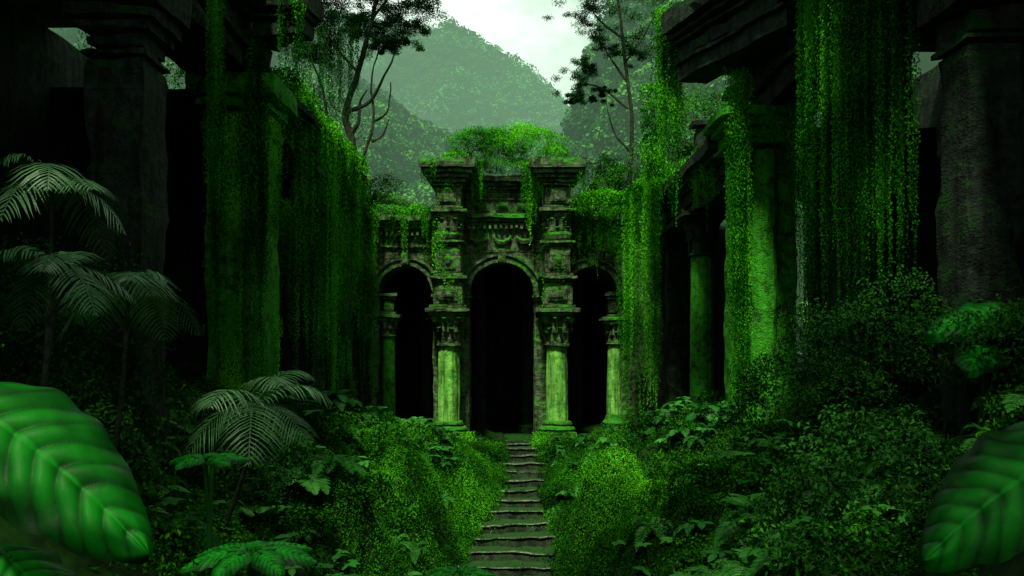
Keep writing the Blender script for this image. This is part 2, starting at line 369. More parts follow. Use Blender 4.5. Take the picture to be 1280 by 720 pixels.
# ------------------------------------------------------------------ side colonnades
def beam(g,p,q,w,layers,seg=.2):
    p=np.array(p,float);q=np.array(q,float);L=np.linalg.norm(q-p);d=(q-p)/L
    M=np.eye(4);M[:2,0]=d;M[:2,1]=[-d[1],d[0]];M[:2,3]=p
    for z0,z1,o in layers: g.box(-o*.5,L+o*.5,-w-o,w+o,z0-.004,z1,seg,.05,M)
lc=empty('ruined_colonnade')
ent=lambda z:[(z,z+.28,0),(z+.28,z+.36,.06),(z+.36,z+.62,.03),(z+.62,z+.7,.12),(z+.7,z+.8,.22),(z+.8,z+.98,.34)]
g=Geo()
beam(g,(-5.35,16.2),(-5.35,25.1),.5,ent(7.35))
beam(g,(-5.45,5),(-5.45,16.1),.6,[(8.1,8.5,0),(8.5,8.62,.1),(8.62,9.0,.04),(9.0,9.12,.16),(9.12,9.26,.28),(9.26,9.5,.42)])
beam(g,(-5.0,14.9),(-3.7,14.6),.3,[(8.7,9.0,0),(9.0,9.12,.08),(9.12,9.5,.16)])
g.box(-14,-5.1,3,16.3,9.5,9.8,.6);g.box(-14,-5.6,16,25,8.0,8.25,.6);g.box(-9.6,-9.2,3,25,0,9.4,.6);g.box(-9.6,-5.6,24.6,25.0,0,8.0,.5);g.box(-14,-9.3,3,3.4,-1,9.6,.6)
g.box(-6.3,-5.5,4,16.0,9.8,15,.5)  # upper wall raised out of frame to shade the near side
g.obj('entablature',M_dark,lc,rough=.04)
g=Geo()
g.stack(-5.0,10.4,[(0,6.7,.38),(6.7,6.8,.43),(6.8,7.0,.39),(7.0,7.15,.48),(7.15,7.35,.55),(7.35,8.1,.62)])
g.stack(-5.05,19.3,[(0,6.9,.38),(6.9,7.1,.46),(7.1,7.35,.56)]);g.stack(-5.05,23.2,[(0,6.9,.38),(6.9,7.1,.46),(7.1,7.35,.56)])
g.stack(-5.2,6.2,[(0,8.1,.5)])
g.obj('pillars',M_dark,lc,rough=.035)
g=Geo();g.stack(-5.2,15.5,[(0,7.1,.55),(7.1,7.25,.62),(7.25,7.5,.58),(7.5,7.7,.7),(7.7,8.1,.85)]);g.lathe(-4.85,14.95,[(.2,0),(.19,4),(.18,7.1)],16)
g.obj('mossy_pillar',M_mossy,lc,rough=.035)
rc=empty('ruined_colonnade')
g=Geo()
beam(g,(4.95,17.0),(4.95,25.1),.45,[(6.35,6.6,0),(6.6,6.68,.06),(6.68,6.95,.03),(6.95,7.05,.12),(7.05,7.2,.24),(7.2,7.5,.38)])
beam(g,(5.5,5),(5.5,16.6),.6,[(7.7,8.1,0),(8.1,8.22,.1),(8.22,8.6,.04),(8.6,8.75,.16),(8.75,8.9,.28),(8.9,9.2,.42)])
beam(g,(3.75,16.6),(4.95,13.6),.35,[(8.5,8.8,0),(8.8,8.9,.08),(8.9,9.2,.03),(9.2,9.32,.14),(9.32,9.46,.24),(9.46,9.9,.36)])
beam(g,(4.3,17.2),(6.8,18.2),.4,[(9.0,9.5,0),(9.5,9.7,.14),(9.7,10.0,.26)])
g.box(5.2,14,3,16.8,9.2,9.5,.6);g.box(5.3,14,16.8,25,7.5,7.7,.6);g.box(9.2,9.6,3,25,0,9.2,.6);g.box(5.6,6.3,4,17,9.5,15,.5)  # last box: unseen upper wall added to block sky light
g.box(3.9,6.5,13.7,17.2,9.92,15,.5)
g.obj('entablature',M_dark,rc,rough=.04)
g=Geo()
g.stack(5.25,9.0,[(0,6.4,.33),(6.4,6.5,.38),(6.5,6.8,.34),(6.8,7.2,.5),(7.2,7.7,.62)])
g.stack(5.3,6.0,[(0,7.7,.5)]);g.stack(5.6,12.6,[(0,7.7,.5)])
g.stack(4.95,24.2,[(0,6.0,.3),(6.0,6.35,.42)]);g.stack(5.2,18.6,[(7.5,8.8,.22),(8.8,9.0,.32)]);g.stack(5.1,21.5,[(7.5,8.9,.2),(8.9,9.1,.32)])
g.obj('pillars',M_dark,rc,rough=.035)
g=Geo();g.box(4.3,4.66,15.7,16.3,0,7.0);g.box(4.66,5.7,15.95,16.8,0,7.0);g.lathe(4.95,15.8,[(.27,0),(.26,4),(.24,6.9)],20,.06,10)
g.stack(4.95,16.2,[(7.0,7.12,.72),(7.12,7.35,.66),(7.35,7.5,.8),(7.5,7.7,.92)])
g.obj('mossy_pillar',M_mossy,rc,rough=.03)
small_col(4.75,20.0,.30,1.2,1.8,5.3,6.3,rc,M_mossy,M_dark)
# ------------------------------------------------------------------ vegetation
def rdir(n): return unit(rng.normal(size=(n,3)))
def vine_curtain(name,segs,mat=M_vine):
    g=Geo()
    for p0,p1,nr_,lm,lv,lf,sp in segs:
        p0=np.array(p0,float);p1=np.array(p1,float)
        for k in range(nr_):
            c=p0+(p1-p0)*rng.random()+rng.normal(size=3)*[sp,sp,.06];GL=max(.3,lm+rng.normal()*lv);vr=np.clip(.5+.30*rng.normal(),0,1);rad=rng.uniform(.02,.06)
            for i in range(rng.integers(3,8)):
                L=GL*(.45+.6*rng.random());n=int(L/(lf*.55))
                if n<2: continue
                s=np.linspace(0,1,n);ph=rng.random()*6
                P=c+rng.normal(size=3)*[rad,rad,.05]+np.stack([.03*np.sin(s*L*1.3+ph),.03*np.cos(s*L*1.1+ph),-s*L],-1)+rng.normal(size=(n,3))*lf*(.5-.28*s)[:,None]
                ax=unit(rng.normal(size=(n,3))*.45+[0,0,-.9]);nr=unit(rng.normal(size=(n,3))*.5+[-.5*np.sign(c[0]),-.8,.3])
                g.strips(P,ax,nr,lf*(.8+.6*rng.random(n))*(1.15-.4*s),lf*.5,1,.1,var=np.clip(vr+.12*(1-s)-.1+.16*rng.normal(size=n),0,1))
    return g.obj(name,mat)
def lumps(g,c,r,n,lf,lump=.35,flat=.0):
    c=np.array(c,float);r=np.array(r,float)
    d=rdir(n);d[:,2]=np.where(d[:,2]<-.35,-d[:,2],d[:,2])
    k=1+lump*fbm(d*r+c,1.8/max(r.max(),.4)*1.,3,c[0])
    P=c+d*r*k[:,None]*(.86+.2*rng.random((n,1)))
    nr=unit(unit(d/r)+.5*rng.normal(size=(n,3)));ax=unit(np.cross(nr,rng.normal(size=(n,3)))+[0,0,-.3])
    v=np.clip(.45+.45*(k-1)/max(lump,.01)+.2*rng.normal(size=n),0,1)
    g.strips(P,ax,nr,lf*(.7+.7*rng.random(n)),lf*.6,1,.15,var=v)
V='hanging_vines'
vine_curtain(V,[((-4.75,18.3,8.45),(-4.5,21.8,8.45),85,6.4,1.1,.055,.08),((-4.7,16.4,8.4),(-4.7,18.3,8.4),16,1.6,1.0,.055,.07),((-4.7,21.8,8.3),(-4.6,25,8.2),32,3.2,1.5,.06,.08)])
vine_curtain(V,[((-4.95,14.75,8.8),(-4.5,14.7,9.3),20,6.4,1.0,.05,.05),((-5.55,14.8,8.4),(-5.4,14.75,8.4),4,3.5,1.5,.05,.04),((-4.3,14.3,9.4),(-3.75,14.3,9.2),9,1.3,.6,.05,.07)])
vine_curtain(V,[((-5.0,13.2,9.3),(-4.75,13.0,9.3),9,3.6,1.6,.04,.04),((-4.5,12.0,9.2),(-4.42,12.0,9.2),4,4.5,.8,.038,.03)])
vine_curtain(V,[((-4.75,16.2,6.0),(-4.6,16.5,6.0),9,2.0,.5,.05,.09)])
vine_curtain(V,[((-5.0,24.6,7.4),(-4.3,24.7,7.2),16,4.2,1.6,.06,.08),((-4.2,24.75,7.1),(-2.5,24.75,7.1),16,.6,.35,.06,.06),((1.9,24.75,7.1),(3.4,24.7,7.2),34,1.0,.5,.06,.08)])
vine_curtain(V,[((-1.3,24.5,8.75),(-.9,24.6,8.7),16,1.1,.5,.055,.06),((.4,24.5,8.7),(.95,24.4,8.7),26,1.5,.5,.055,.06),((-2.6,23.9,8.6),(-2.3,23.7,8.6),4,.7,.3,.05,.04),((1.9,23.8,8.6),(2.2,23.9,8.6),4,.9,.3,.05,.04)],M_moss)
vine_curtain(V,[((3.2,22.9,7.3),(4.05,21.8,7.6),36,5.6,1.0,.055,.06),((4.3,22,7.5),(4.45,17.5,7.5),26,.9,.5,.055,.07)])
vine_curtain(V,[((3.1,17.0,10.2),(3.5,16.8,10.0),24,3.5,.4,.05,.05)])
vine_curtain(V,[((4.15,15.35,8.3),(4.5,15.3,8.3),18,6.0,.9,.045,.04),((5.25,15.0,8.3),(5.6,14.9,8.3),9,4.5,1.2,.045,.05)])
vine_curtain(V,[((4.75,13.2,9.6),(4.75,9.6,9.6),64,6.3,.8,.040,.05)])
g=Geo()
for yy in np.arange(16.2,25,.4): lumps(g,(-4.85+rng.normal()*.08,yy,8.4),(.5,.45,.22+.12*rng.random()),650,.06)
for yy in np.arange(17.2,24.5,.5): lumps(g,(4.65+rng.normal()*.08,yy,7.55),(.4,.45,.14+.1*rng.random()),400,.06)
for t in np.linspace(0,1,12): lumps(g,(2.0+2.4*t,24.6-2.3*t,7.25+.3*t+.15*math.sin(t*9)),(.42,.4,.3),650,.06)
for t in np.linspace(0,1,9): lumps(g,(3.9-.7*t,21.8-3.5*t,7.6+1.2*t*t),(.3,.5,.25),500,.06)
for xx in np.arange(-4.6,-2.4,.42): lumps(g,(xx,25.2,7.22),(.35,.4,.16+.16*rng.random()),300,.06)
g.obj('ledge_moss',M_moss)
g=Geo()
for c,r,n in(((-.95,24.95,9.15),(.95,.75,.72),8500),((-.2,25.2,9.2),(.8,.7,.66),5000),((.6,24.95,9.15),(.9,.75,.70),8000),((1.3,24.8,8.9),(.5,.5,.36),2600),((-1.8,24.7,8.8),(.4,.45,.25),1300),((0,24.8,8.5),(1.0,.38,.34),3000)):
    lumps(g,c,r,n,.045,.38)
g.obj('rooftop_bush',M_moss)
def creep(g,a,b,fix,axis,val,n,thr,lf=.045,s=3):
    u=rng.uniform(*a,n);z=rng.uniform(*b,n)
    P=np.stack([u,np.full(n,val),z],-1) if axis==1 else np.stack([np.full(n,val),u,z],-1)
    f=fbm(P*[1,1,.55],1.6,3,s);k=f+.18*rng.normal(size=n)>thr
    P=P[k];m=len(P);nn=np.array([0,-1.,.25]) if axis==1 else np.array([fix,0,.25])
    nr=unit(nn+.5*rng.normal(size=(m,3)));ax=unit(rng.normal(size=(m,3))*.5+[0,0,-1])
    g.strips(P+nn*.02+nn*(.07*np.clip(f[k]-thr,0,1))[:,None],ax,nr,lf*(.6+.8*rng.random(m)),lf*.6,1,.1,var=np.clip(.45+.4*(f[k]-thr)+.2*rng.normal(size=m),0,1))
g=Geo()
creep(g,(-5.75,-4.64),(.8,7.4),0,1,14.9,16000,.0,.04);creep(g,(14.95,16.05),(.8,7.4),1,0,-4.62,9000,.05,.04)
creep(g,(4.66,5.7),(1,7.),0,1,15.88,9000,.15,.04);creep(g,(4.3,4.66),(1,7.),0,1,15.66,5000,.1,.04);creep(g,(4.25,5.7),(7,7.7),0,1,15.35,3000,.1,.04)
creep(g,(-4.5,3.9),(5.6,8.4),0,1,25.08,14000,.28,.05,5);creep(g,(-2.4,-1.5),(4.2,8.6),0,1,24.0,5000,.28,.045,6);creep(g,(.9,1.9),(4.2,8.6),0,1,24.0,5000,.28,.045,7)
creep(g,(-2.8,-1.1),(-.2,.5),0,1,23.82,2500,.0,.045,6);creep(g,(.6,2.1),(-.2,.5),0,1,23.82,2500,.0,.045,6);creep(g,(-5.,-4.25),(0,6.),0,1,24.95,5000,.1,.05,6)
creep(g,(-5.4,-4.6),(1,7.),0,1,9.98,6000,.42,.035,8);creep(g,(16.2,25),(7.35,8.3),1,0,-4.8,12000,.1,.05,8);creep(g,(17,25),(6.35,7.4),-1,0,4.45,9000,.25,.05,9)
g.obj('wall_moss',M_moss)
def ground_leaves(name,n,x0,x1,y0,y1,lf,mat,lift=.06,cond=None,sp=.5):
    x=rng.uniform(x0,x1,n);y=y0+(y1-y0)*rng.random(n)
    d=np.abs(x-pathx(y));w=pw(y)-.03+.12*n2(x,y,1.6,2,9)
    ok=(d>w)|(rng.random(n)<.008)
    ok&=np.abs(x)<y*.68+.6
    if cond is not None: ok&=cond(x,y)
    x=x[ok];y=y[ok];z=H(x,y);e=.05
    nr=unit(np.stack([-(H(x+e,y)-z)/e,-(H(x,y+e)-z)/e,np.ones_like(x)],-1))
    z=z+.28*(np.abs(x-pathx(y))<pw(y))*1.0
    m=len(x);hh=lift*(1+2.5*np.clip(n2(x,y,2.5,2,3)+.2,0,1))
    P=np.stack([x,y,z],-1)+nr*(rng.random(m)*hh)[:,None]
    n_=unit(nr+sp*rng.normal(size=(m,3)));ax=np.cross(n_,rng.normal(size=(m,3)))
    v=np.clip(.42+.40*n2(x,y,1.1,3,6)+.2*rng.normal(size=m),0,1)
    g=Geo();g.strips(P,ax,n_,lf*(.6+.8*rng.random(m)),lf*.6,1,.15,var=v);g.obj(name,mat)
ground_leaves('ground_cover',350000,-7.,7.,9,25,.048,M_cover,lift=.09)
ground_leaves('ground_cover',100000,-5.5,5.5,4,10.5,.038,M_cover,lift=.09)
ground_leaves('moss_carpet',340000,-4.6,3.8,11.5,22,.027,M_moss,lift=.07,sp=.35,cond=lambda x,y:((n2(x,y,.7,2,12)>-.02)|(gauss(x,y,-1.95,16.2,.95,1.1)+gauss(x,y,1.75,15.4,.9,1.3)+gauss(x,y,-2.9,12.6,2.2,.55,-.45)>.3))&(np.abs(x)<3.7+.5*n2(x,y,1.,2,1)))
g=Geo()
for i in range(100):
    sd=-1 if i%2 else 1;yy=rng.uniform(5.5,21);xx=sd*(rng.uniform(1.9,6.5) if yy<17 else rng.uniform(2.2,5))
    if yy<9 and abs(xx)<.34*yy: continue
    r=rng.uniform(.2,.5);lumps(g,(xx,yy,float(H(xx,yy))+r*.3),(r*1.2,r*1.2,r*.8),int(2400*r),.048+.015*rng.random(),.5)
for xx,yy,r in((-.45,20.6,.30),(1.02,19.6,.28),(-.42,22.4,.3),(1.0,22.8,.34)):
    lumps(g,(xx,yy,float(H(xx,yy))+r*.25),(r*1.1,r*1.2,r),int(4500*r),.045,.5)
g.obj('shrubs',M_cover)
g=Geo()
for c,r,n in(((4.6,9.5,3.0),(1.3,1.2,.7),7000),((5.3,8,2.9),(1.2,1.2,.8),6000),((3.3,7.0,1.6),(1.0,1.,.7),5000),((-5.2,9.2,2.8),(1.1,1.1,.9),5500),((-4.3,8,1.9),(.9,1.,.8),5000),((3.9,10.5,2.2),(1.0,1.,.6),5000),((-3.6,10.5,1.3),(.8,.9,.6),4500)):
    lumps(g,c,r,n,.05,.6)
g.obj('shrubs',M_tree)
def frond(g,base,az,el,L,droop,npin,pl,pw_,k=1,vshape=.25,hang=.1,v0=.5):
    t=np.linspace(0,1,npin+1)[1:]
    h=np.array([math.cos(az),math.sin(az),0]);
    C=base+h*(L*math.cos(el)*t*(1-.12*t))[:,None]+np.array([0,0,1.])*(L*math.sin(el)*t-droop*L*t**2)[:,None]
    T=unit(np.gradient(C,axis=0));side=unit(np.cross(T,[0,0,1.]));up=np.cross(side,T)
    prof=np.sin(np.pi*(t*.86+.12))**.8
    for sd in(-1,1):
        ax=unit(side*sd+T*.55+up*vshape+rng.normal(size=(npin,3))*.06)
        g.strips(C,ax,up+side*sd*-.2,pl*prof*(.9+.2*rng.random(npin)),pw_,k,hang,var=np.clip(v0+.12*rng.normal(size=npin),0,1))
    g.strips(C[:-1],C[1:]-C[:-1]+1e-6,up[:-1],np.linalg.norm(C[1:]-C[:-1],axis=1)*2.0,.012+.004*L,1,0,var=np.full(npin-1,.3))
def fern(g,p,L,n=9,npin=26,pw_=None,el=(.5,1.1),az0=0,azr=2*np.pi,droop=.75,k=1):
    p=np.array(p,float);v0=rng.uniform(.3,.85)
    for i in range(n):
        l=L*rng.uniform(.75,1.1)
        frond(g,p,az0+azr*(i+rng.random()*.6)/n,rng.uniform(*el),l,droop*rng.uniform(.8,1.2),npin,l*.2,(pw_ or l*.038),k,.1,.12,v0)
def Hs(x,y): return float(H(float(x),float(y)))
g=Geo()
for i in range(190):
    sd=-1 if i%2 else 1;yy=rng.uniform(7,24);xx=sd*rng.uniform(1.3,5.5)
    if yy>20: xx=sd*rng.uniform(.9,4.3)
    if (abs(xx+1.95)<1 and 14.5<yy<17.5) or (abs(xx-1.75)<1 and 13.5<yy<16.8): continue
    fern(g,(xx,yy,Hs(xx,yy)+.12),rng.uniform(.4,.9)*(1 if yy<21 else .7),8,24)
g.obj('fern_undergrowth',M_fern)
for x,y,L in((3.65,17.8,1.2),(4.2,16.5,1.1),(3.4,11.0,1.3),(2.1,8.6,1.15),(1.3,9.4,.8),(-1.6,9.2,1.0),(-2.4,10.6,1.1),(-3.3,12.2,1.2),(-.95,8.0,.6),(2.9,7.6,1.),(-4.0,17.5,1.2),(-2.2,7.2,1.),(-1.2,10.4,.9)):
    g=Geo();fern(g,(x,y,Hs(x,y)+.2),L,11,36,k=2);g.obj('fern',M_fern)
def palm(p,crown,L,n):
    g=Geo();p=np.array(p,float);c=np.array(crown,float)
    for i in range(n):
        az=2*np.pi*(i+.5*rng.random())/n
        frond(g,c,az,rng.uniform(.1,1.0),L*rng.uniform(.65,1.15),rng.uniform(.5,1.0),24,L*.36,.016,3,.1,.5,rng.uniform(.3,.9))
    t=Geo();t.tube([p,(p+c)/2+[.1,0,.05],c],[.03,.025,.016])
    e=empty('palm_plant');g.obj('fronds',M_palm,e);t.obj('stem',M_bark,e)
palm((-3.9,7.4,1.0),(-3.35,7.0,3.6),.9,9);palm((-4.6,7.5,1.2),(-4.25,7.4,4.55),1.0,10);palm((-4.0,6.2,1.4),(-3.5,6.2,3.7),.75,8)
palm((-3.3,9.2,1.0),(-2.9,9.0,2.4),1.15,12);palm((-4.2,30,4),(-4.3,29.5,8.1),1.6,13)
def bigleaf(p,ax,nr,L,W,parent=None,mat=M_big,nv=9,curve=.25):
    ax=unit(np.array(ax,float));nr=np.array(nr,float);side=unit(np.cross(ax,nr));nr=np.cross(side,ax)
    nu=nv*14;t=np.linspace(0,1,nu+1)[:,None];s=np.linspace(-1,1,37)[None]
    w=W*.5*np.sin(np.pi*t**.80)**.62*(1-.10*t)+.002
    w=w*(1+.03*np.sin(t*31+np.sign(s)*2))
    ph=(t-np.abs(s)**1.2*.22*np.sin(np.pi*t)**.5)*nv
    fr=ph-np.floor(ph);v=np.abs(fr-.5)*2
    hgt=-.018*(v**2.2)*(1-np.abs(s)**3)*L+ .10*W*np.abs(s)-.14*W*s**2*1.6+.025*np.sin(t*23+s*5)*np.abs(s)*W
    P=np.array(p,float)+ax*(L*t)[...,None]+side*(w*s)[...,None]*1.0+nr*hgt[...,None]-np.array([0,0,1.])*(curve*L*t**2+0*s)[...,None]
    a,b=P.shape[:2];idx=np.arange(a*b).reshape(a,b)
    var=np.clip(.60-.34*(v**4)*(1-.4*np.abs(s))+.3*(np.abs(s)<.03)-.25*np.abs(s)**3+.24*n2(t*5+0*s,s*2+0*t,1.,3,7),0,1)
    return mesh_obj('leaf',P,np.stack([idx[:-1,:-1],idx[1:,:-1],idx[1:,1:],idx[:-1,1:]],-1),None,mat,parent,var,True)
def bigplant(name,root,leaves):
    e=empty(name);g=Geo()
    for p,ax,nr,L,W in leaves:
        bigleaf(p,ax,nr,L,W,e);r=np.array(root,float);q=np.array(p,float);g.tube([r,(r+q)/2+[0,0,.15],q,q+unit(np.array(ax,float))*.1],[.016,.013,.009,.006],6)
    g.obj('stems',M_fern,e)
bigplant('broadleaf_plant',(-2.3,3.0,1.2),[((-2.05,2.9,2.93),(.82,-.05,-.40),(-.15,-.62,.72),.84,.50),((-1.95,3.0,2.35),(.6,-.2,-.3),(.1,-.4,.9),.5,.30)])
bigplant('broadleaf_plant',(2.2,2.8,1.2),[((1.90,2.6,2.80),(-.8,-.02,-.34),(.15,-.66,.7),.62,.40)])
bigplant('broadleaf_plant',(4.9,8.4,2.2),[((5.3,8.3,3.45),(-1,-.1,.02),(.0,-.6,.8),1.05,.65),((4.9,8.2,3.1),(-.6,-.6,-.1),(0,-.5,.8),.7,.5)])
L=[]
for a in np.linspace(0,2*np.pi,8)[:-1]: L.append(((-1.72+.06*math.cos(a),5.3+.06*math.sin(a),1.74),(math.cos(a),math.sin(a)*.8-.1,.05),(0,-.4,1),.38,.2))
bigplant('broadleaf_plant',(-1.72,5.35,1.2),L)
L=[]
for a in np.linspace(.5,2*np.pi+.5,6)[:-1]: L.append(((-2.7+.05*math.cos(a),7.1+.05*math.sin(a),2.1),(math.cos(a),math.sin(a)*.8-.1,.1),(0,-.4,1),.3,.2))
bigplant('broadleaf_plant',(-2.7,7.15,1.2),L)
L=[]
for a in np.linspace(.2,2*np.pi+.2,7)[:-1]: L.append(((-.42+.04*math.cos(a),6.4+.04*math.sin(a),1.28),(math.cos(a),math.sin(a)*.8-.1,.1),(0,-.4,1),.24,.12))
bigplant('broadleaf_plant',(-.42,6.45,.4),L)
g=Geo()
for i in range(420):
    sd=-1 if rng.random()<.55 else 1;yy=rng.uniform(6,21);xx=sd*rng.uniform(1.3,5.)
    if (abs(xx+1.95)<.9 and 14.5<yy<17.5) or (abs(xx-1.75)<.9 and 13.5<yy<16.8): continue
    n=6;p=np.array([xx,yy,Hs(xx,yy)+.2+.15*rng.random()]);a=rng.random(n)*6.28;l=rng.uniform(.12,.24)
    ax=np.stack([np.cos(a),np.sin(a),rng.uniform(-.1,.4,n)],-1);g.strips(np.repeat(p[None],n,0),ax,np.array([[0,-.2,1.]])+0*ax,l,l*.5,3,.3,var=np.full(n,rng.uniform(.2,1.)))
g.obj('broadleaf_undergrowth',M_fern)
# ------------------------------------------------------------------ trees
def leafclump(g,c,r,n,lf):
    c=np.array(c,float);P=c+unit(rng.normal(size=(n,3)))*(rng.random((n,1))**.5)*np.array(r)
    h=(P[:,2]-c[2])/r[2]
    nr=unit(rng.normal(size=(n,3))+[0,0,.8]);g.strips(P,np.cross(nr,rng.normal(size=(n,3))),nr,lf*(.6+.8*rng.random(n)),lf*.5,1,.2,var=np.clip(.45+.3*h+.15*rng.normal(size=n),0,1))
e=empty('unseen_shade_tree');b=Geo()
b.tube([(-5.6,28,6),(-5.9,28,8.0),(-5.5,28,9.6),(-5.9,28,11.2),(-5.4,28,12.6),(-4.9,28,14.5),(-4.4,28,16.5)],[.22,.17,.14,.12,.1,.08,.06])
br=[[(-5.9,28,8.6),(-5.2,28,9.6),(-4.8,28,10.9),(-5.0,28,12.2),(-4.6,28.1,13.8)],[(-5.5,28,9.6),(-6.4,28,10.6),(-6.6,28,12),(-7.2,28,13.4)],[(-5.8,28,11.2),(-5.0,28,11.5),(-4.3,27.8,12.6),(-3.7,27.6,14.0)],[(-5.4,28,12.6),(-6.3,28,13.6),(-7.0,28,15)],[(-4.9,28,14.5),(-4.0,27.6,15.4),(-3.4,27.5,16)],[(-4.8,28,10.9),(-4.3,28,11.2),(-4.2,27.9,12.2)],[(-4.9,28,10.2),(-4.5,27.8,10.3),(-4.25,27.8,10.9)],[(-5.7,28,10.4),(-5.3,28,10.9),(-5.35,28,11.6),(-5.1,28,12.0)],[(-6.5,28,11.2),(-6.9,28,11.6),(-6.95,28,12.2)]]
for p in br: b.tube(p,np.linspace(.09 if len(p)>3 else .05,.02,len(p)),6)
b.obj('trunk_and_limbs',M_bark,e,rough=.04)
g=Geo()
for c,r in [((-4.9,28,14.6),(1.3,1.,.7)),((-3.9,27.6,15.0),(1.3,.9,.9)),((-6.3,28,14.8),(1.2,1,.9)),((-7.5,28,14.3),(1.,1,.8)),((-3.7,27.6,14.1),(.8,.6,.5)),((-5.4,28,15.9),(1.9,1.3,.9)),((-3.9,27.6,16.4),(1.4,1,.9)),((-7.3,28,16),(1.5,1.2,.9)),((-4.4,27.7,13.5),(.6,.5,.3)),((-6.8,28,13.3),(.6,.5,.4)),((-3.2,27.6,15.4),(.7,.6,.7)),((-5.5,27.8,14.2),(.9,.8,.7))]:
    for _ in range(30):
        q=np.array(c)+rng.normal(size=3)*np.array(r)*.55;leafclump(g,q,np.array(r)*rng.uniform(.2,.38),220,.062)
g.obj('crown',M_tree,e)
vine_curtain(V,[((-6.9,27.5,14),(-5.2,27.5,14.),24,2.2,.9,.07,.1),((-8.0,27.5,13.6),(-6.8,27.5,13.6),9,1.4,.8,.07,.1)],M_tree)
e=empty('unseen_shade_tree');b=Geo()
b.tube([(4.6,31,6),(4.5,31,9),(4.7,31,11.5),(4.4,31,14),(4.1,31,16.5)],[.13,.10,.08,.07,.05])
for p in [[(4.5,31,12.2),(3.6,31,13.0),(2.9,31,13.2),(2.4,31,13.0)],[(4.5,31,13.2),(3.8,31,14.2),(3.2,31,15.2)],[(4.4,31,14),(5.1,31,15),(5.6,31,16)],[(4.6,31,10.5),(3.9,31,11.3),(3.6,31,12.6)],[(4.2,31,15),(3.4,31,15.6),(2.9,31,16.3)]]: b.tube(p,np.linspace(.05,.015,len(p)),6)
b.obj('trunk_and_limbs',M_bark,e,rough=.02)
g=Geo()
for c,r in [((2.5,31,13.2),(.6,.5,.4)),((2.9,31,13.8),(.5,.4,.3)),((3.2,31,15.3),(.9,.7,.4)),((3.9,31,14.6),(.7,.6,.35)),((2.9,31,16.2),(.9,.7,.45)),((4.3,31,16.4),(1.3,1,.6)),((5.6,31,15.6),(1.,.8,.6)),((5.0,31,14.6),(.8,.6,.45)),((3.5,31,12.7),(.4,.4,.2)),((2.45,31,12.6),(.35,.3,.2))]:
    for _ in range(18):
        q=np.array(c)+rng.normal(size=3)*np.array(r)*.6;leafclump(g,q,np.array(r)*rng.uniform(.22,.42),170,.06)
g.obj('crown',M_tree,e)
g=Geo()
for c,r in [((-6.5,31,8.2),(1.9,1.5,1.6)),((-4.9,30,7.8),(1.2,1,.9)),((-9,30,10),(2.2,2,2.6)),((-3.3,31,7.4),(1.2,1,.8)),((3.0,30,7.6),(1.2,1,.7)),((5.2,31,8.4),(1.8,1.5,1.7)),((8,32,10),(2.4,2,3)),((-11,26,12),(2.5,2,3)),((4.1,33,9.0),(1.1,1,1.4))]:
    lumps(g,c,r,int(4200*r[0]),.09,.7)
g.obj('shrubs',M_cover)
e=empty('unseen_shade_tree');b=Geo()  # unseen tree added over and behind the camera to shade the foreground
b.tube([(-9,-4,0),(-8.6,-3,6),(-7,-1,10),(-3,1,12.5),(1,2.5,13)],[.6,.5,.4,.25,.12]);b.tube([(-7,-1,10),(-7,3,12),(-6,6,13)],[.3,.2,.1]);b.tube([(-3,1,12.5),(3,-1,13.5),(7,1,13.5)],[.2,.16,.08])
b.obj('trunk_and_limbs',M_bark,e,rough=.05)
g=Geo()
for i in range(64):
    sx=rng.uniform(-9,9);sy=rng.uniform(-7,8.5);leafclump(g,(sx,sy,rng.uniform(11.5,14)),np.array([1.8,1.8,.7]),160,.45)
g.obj('crown',M_tree,e)
# ------------------------------------------------------------------ hills + forest
cr=Geo()
def hill(y0,y1,prof,z0,ntree,rt,seed,nl=100,back=60,x0=None,x1=None,gul=.10):
    px=np.array([p[0] for p in prof]);pz=np.array([p[1] for p in prof])
    def f(x,t):
        zr=np.interp(x,px,pz);y=y0+(y1-y0)*t
        rid=1-np.abs(n2(x,y*.45,5./(y1-y0),3,seed))*2
        z=z0+(zr-z0)*(t**.85)+(y1-y0)*gul*rid*np.sin(np.pi*np.clip(t,0,1))**.7*.8+ (y1-y0)*.012*n2(x,y,20./(y1-y0),2,seed)
        return y,z
    X,Tt=np.meshgrid(np.linspace(px[0],px[-1],160),np.linspace(0,1.0,70),indexing='ij')
    Yh,Zh=f(X,Tt)
    P=np.stack([X,Yh,Zh],-1);bk=P[:,-1:].copy();bk[...,1]+=back;bk[...,2]=z0
    g=Geo();g.grid(np.concatenate([P,bk],1));g.obj('hill',M_hill,smooth=True)
    x=rng.uniform(px[0] if x0 is None else x0,px[-1] if x1 is None else x1,ntree);t=rng.random(ntree)**.8;y,z=f(x,t)
    r=rt*rng.uniform(.5,1.4,ntree);tv=np.clip(.5+.35*rng.normal(size=ntree),0,1)
    d=rdir(ntree*nl);d[:,2]=np.abs(d[:,2])*1.15-.12
    C=np.repeat(np.stack([x,y,z],-1),nl,0);R=np.repeat(r,nl)[:,None]
    lump=1+.3*vn(d*2.2+C*.9,1.)[:,None]
    Pp=C+d*R*lump*[1,1,1.15]+[0,0,1]*R*.25
    nr=unit(d+.4*rng.normal(size=d.shape))
    cr.strips(Pp,np.cross(nr,rng.normal(size=d.shape)),nr,R[:,0]*.55,R[:,0]*.46,1,.1,var=np.clip(np.repeat(tv,nl)+.45*(d[:,2]-.5)+.1*rng.normal(size=len(d)),0,1))  # crown bottoms darker, tops lighter: shading put into the leaf colour
hill(330,500,[(-260,225),(-140,208),(-85,203),(-50,199),(-38,203),(-20,194),(-5,185),(10,174),(22,164),(30,155),(42,138),(70,130),(120,140),(220,180)],5,6500,2.5,1,26,60,-190,130)
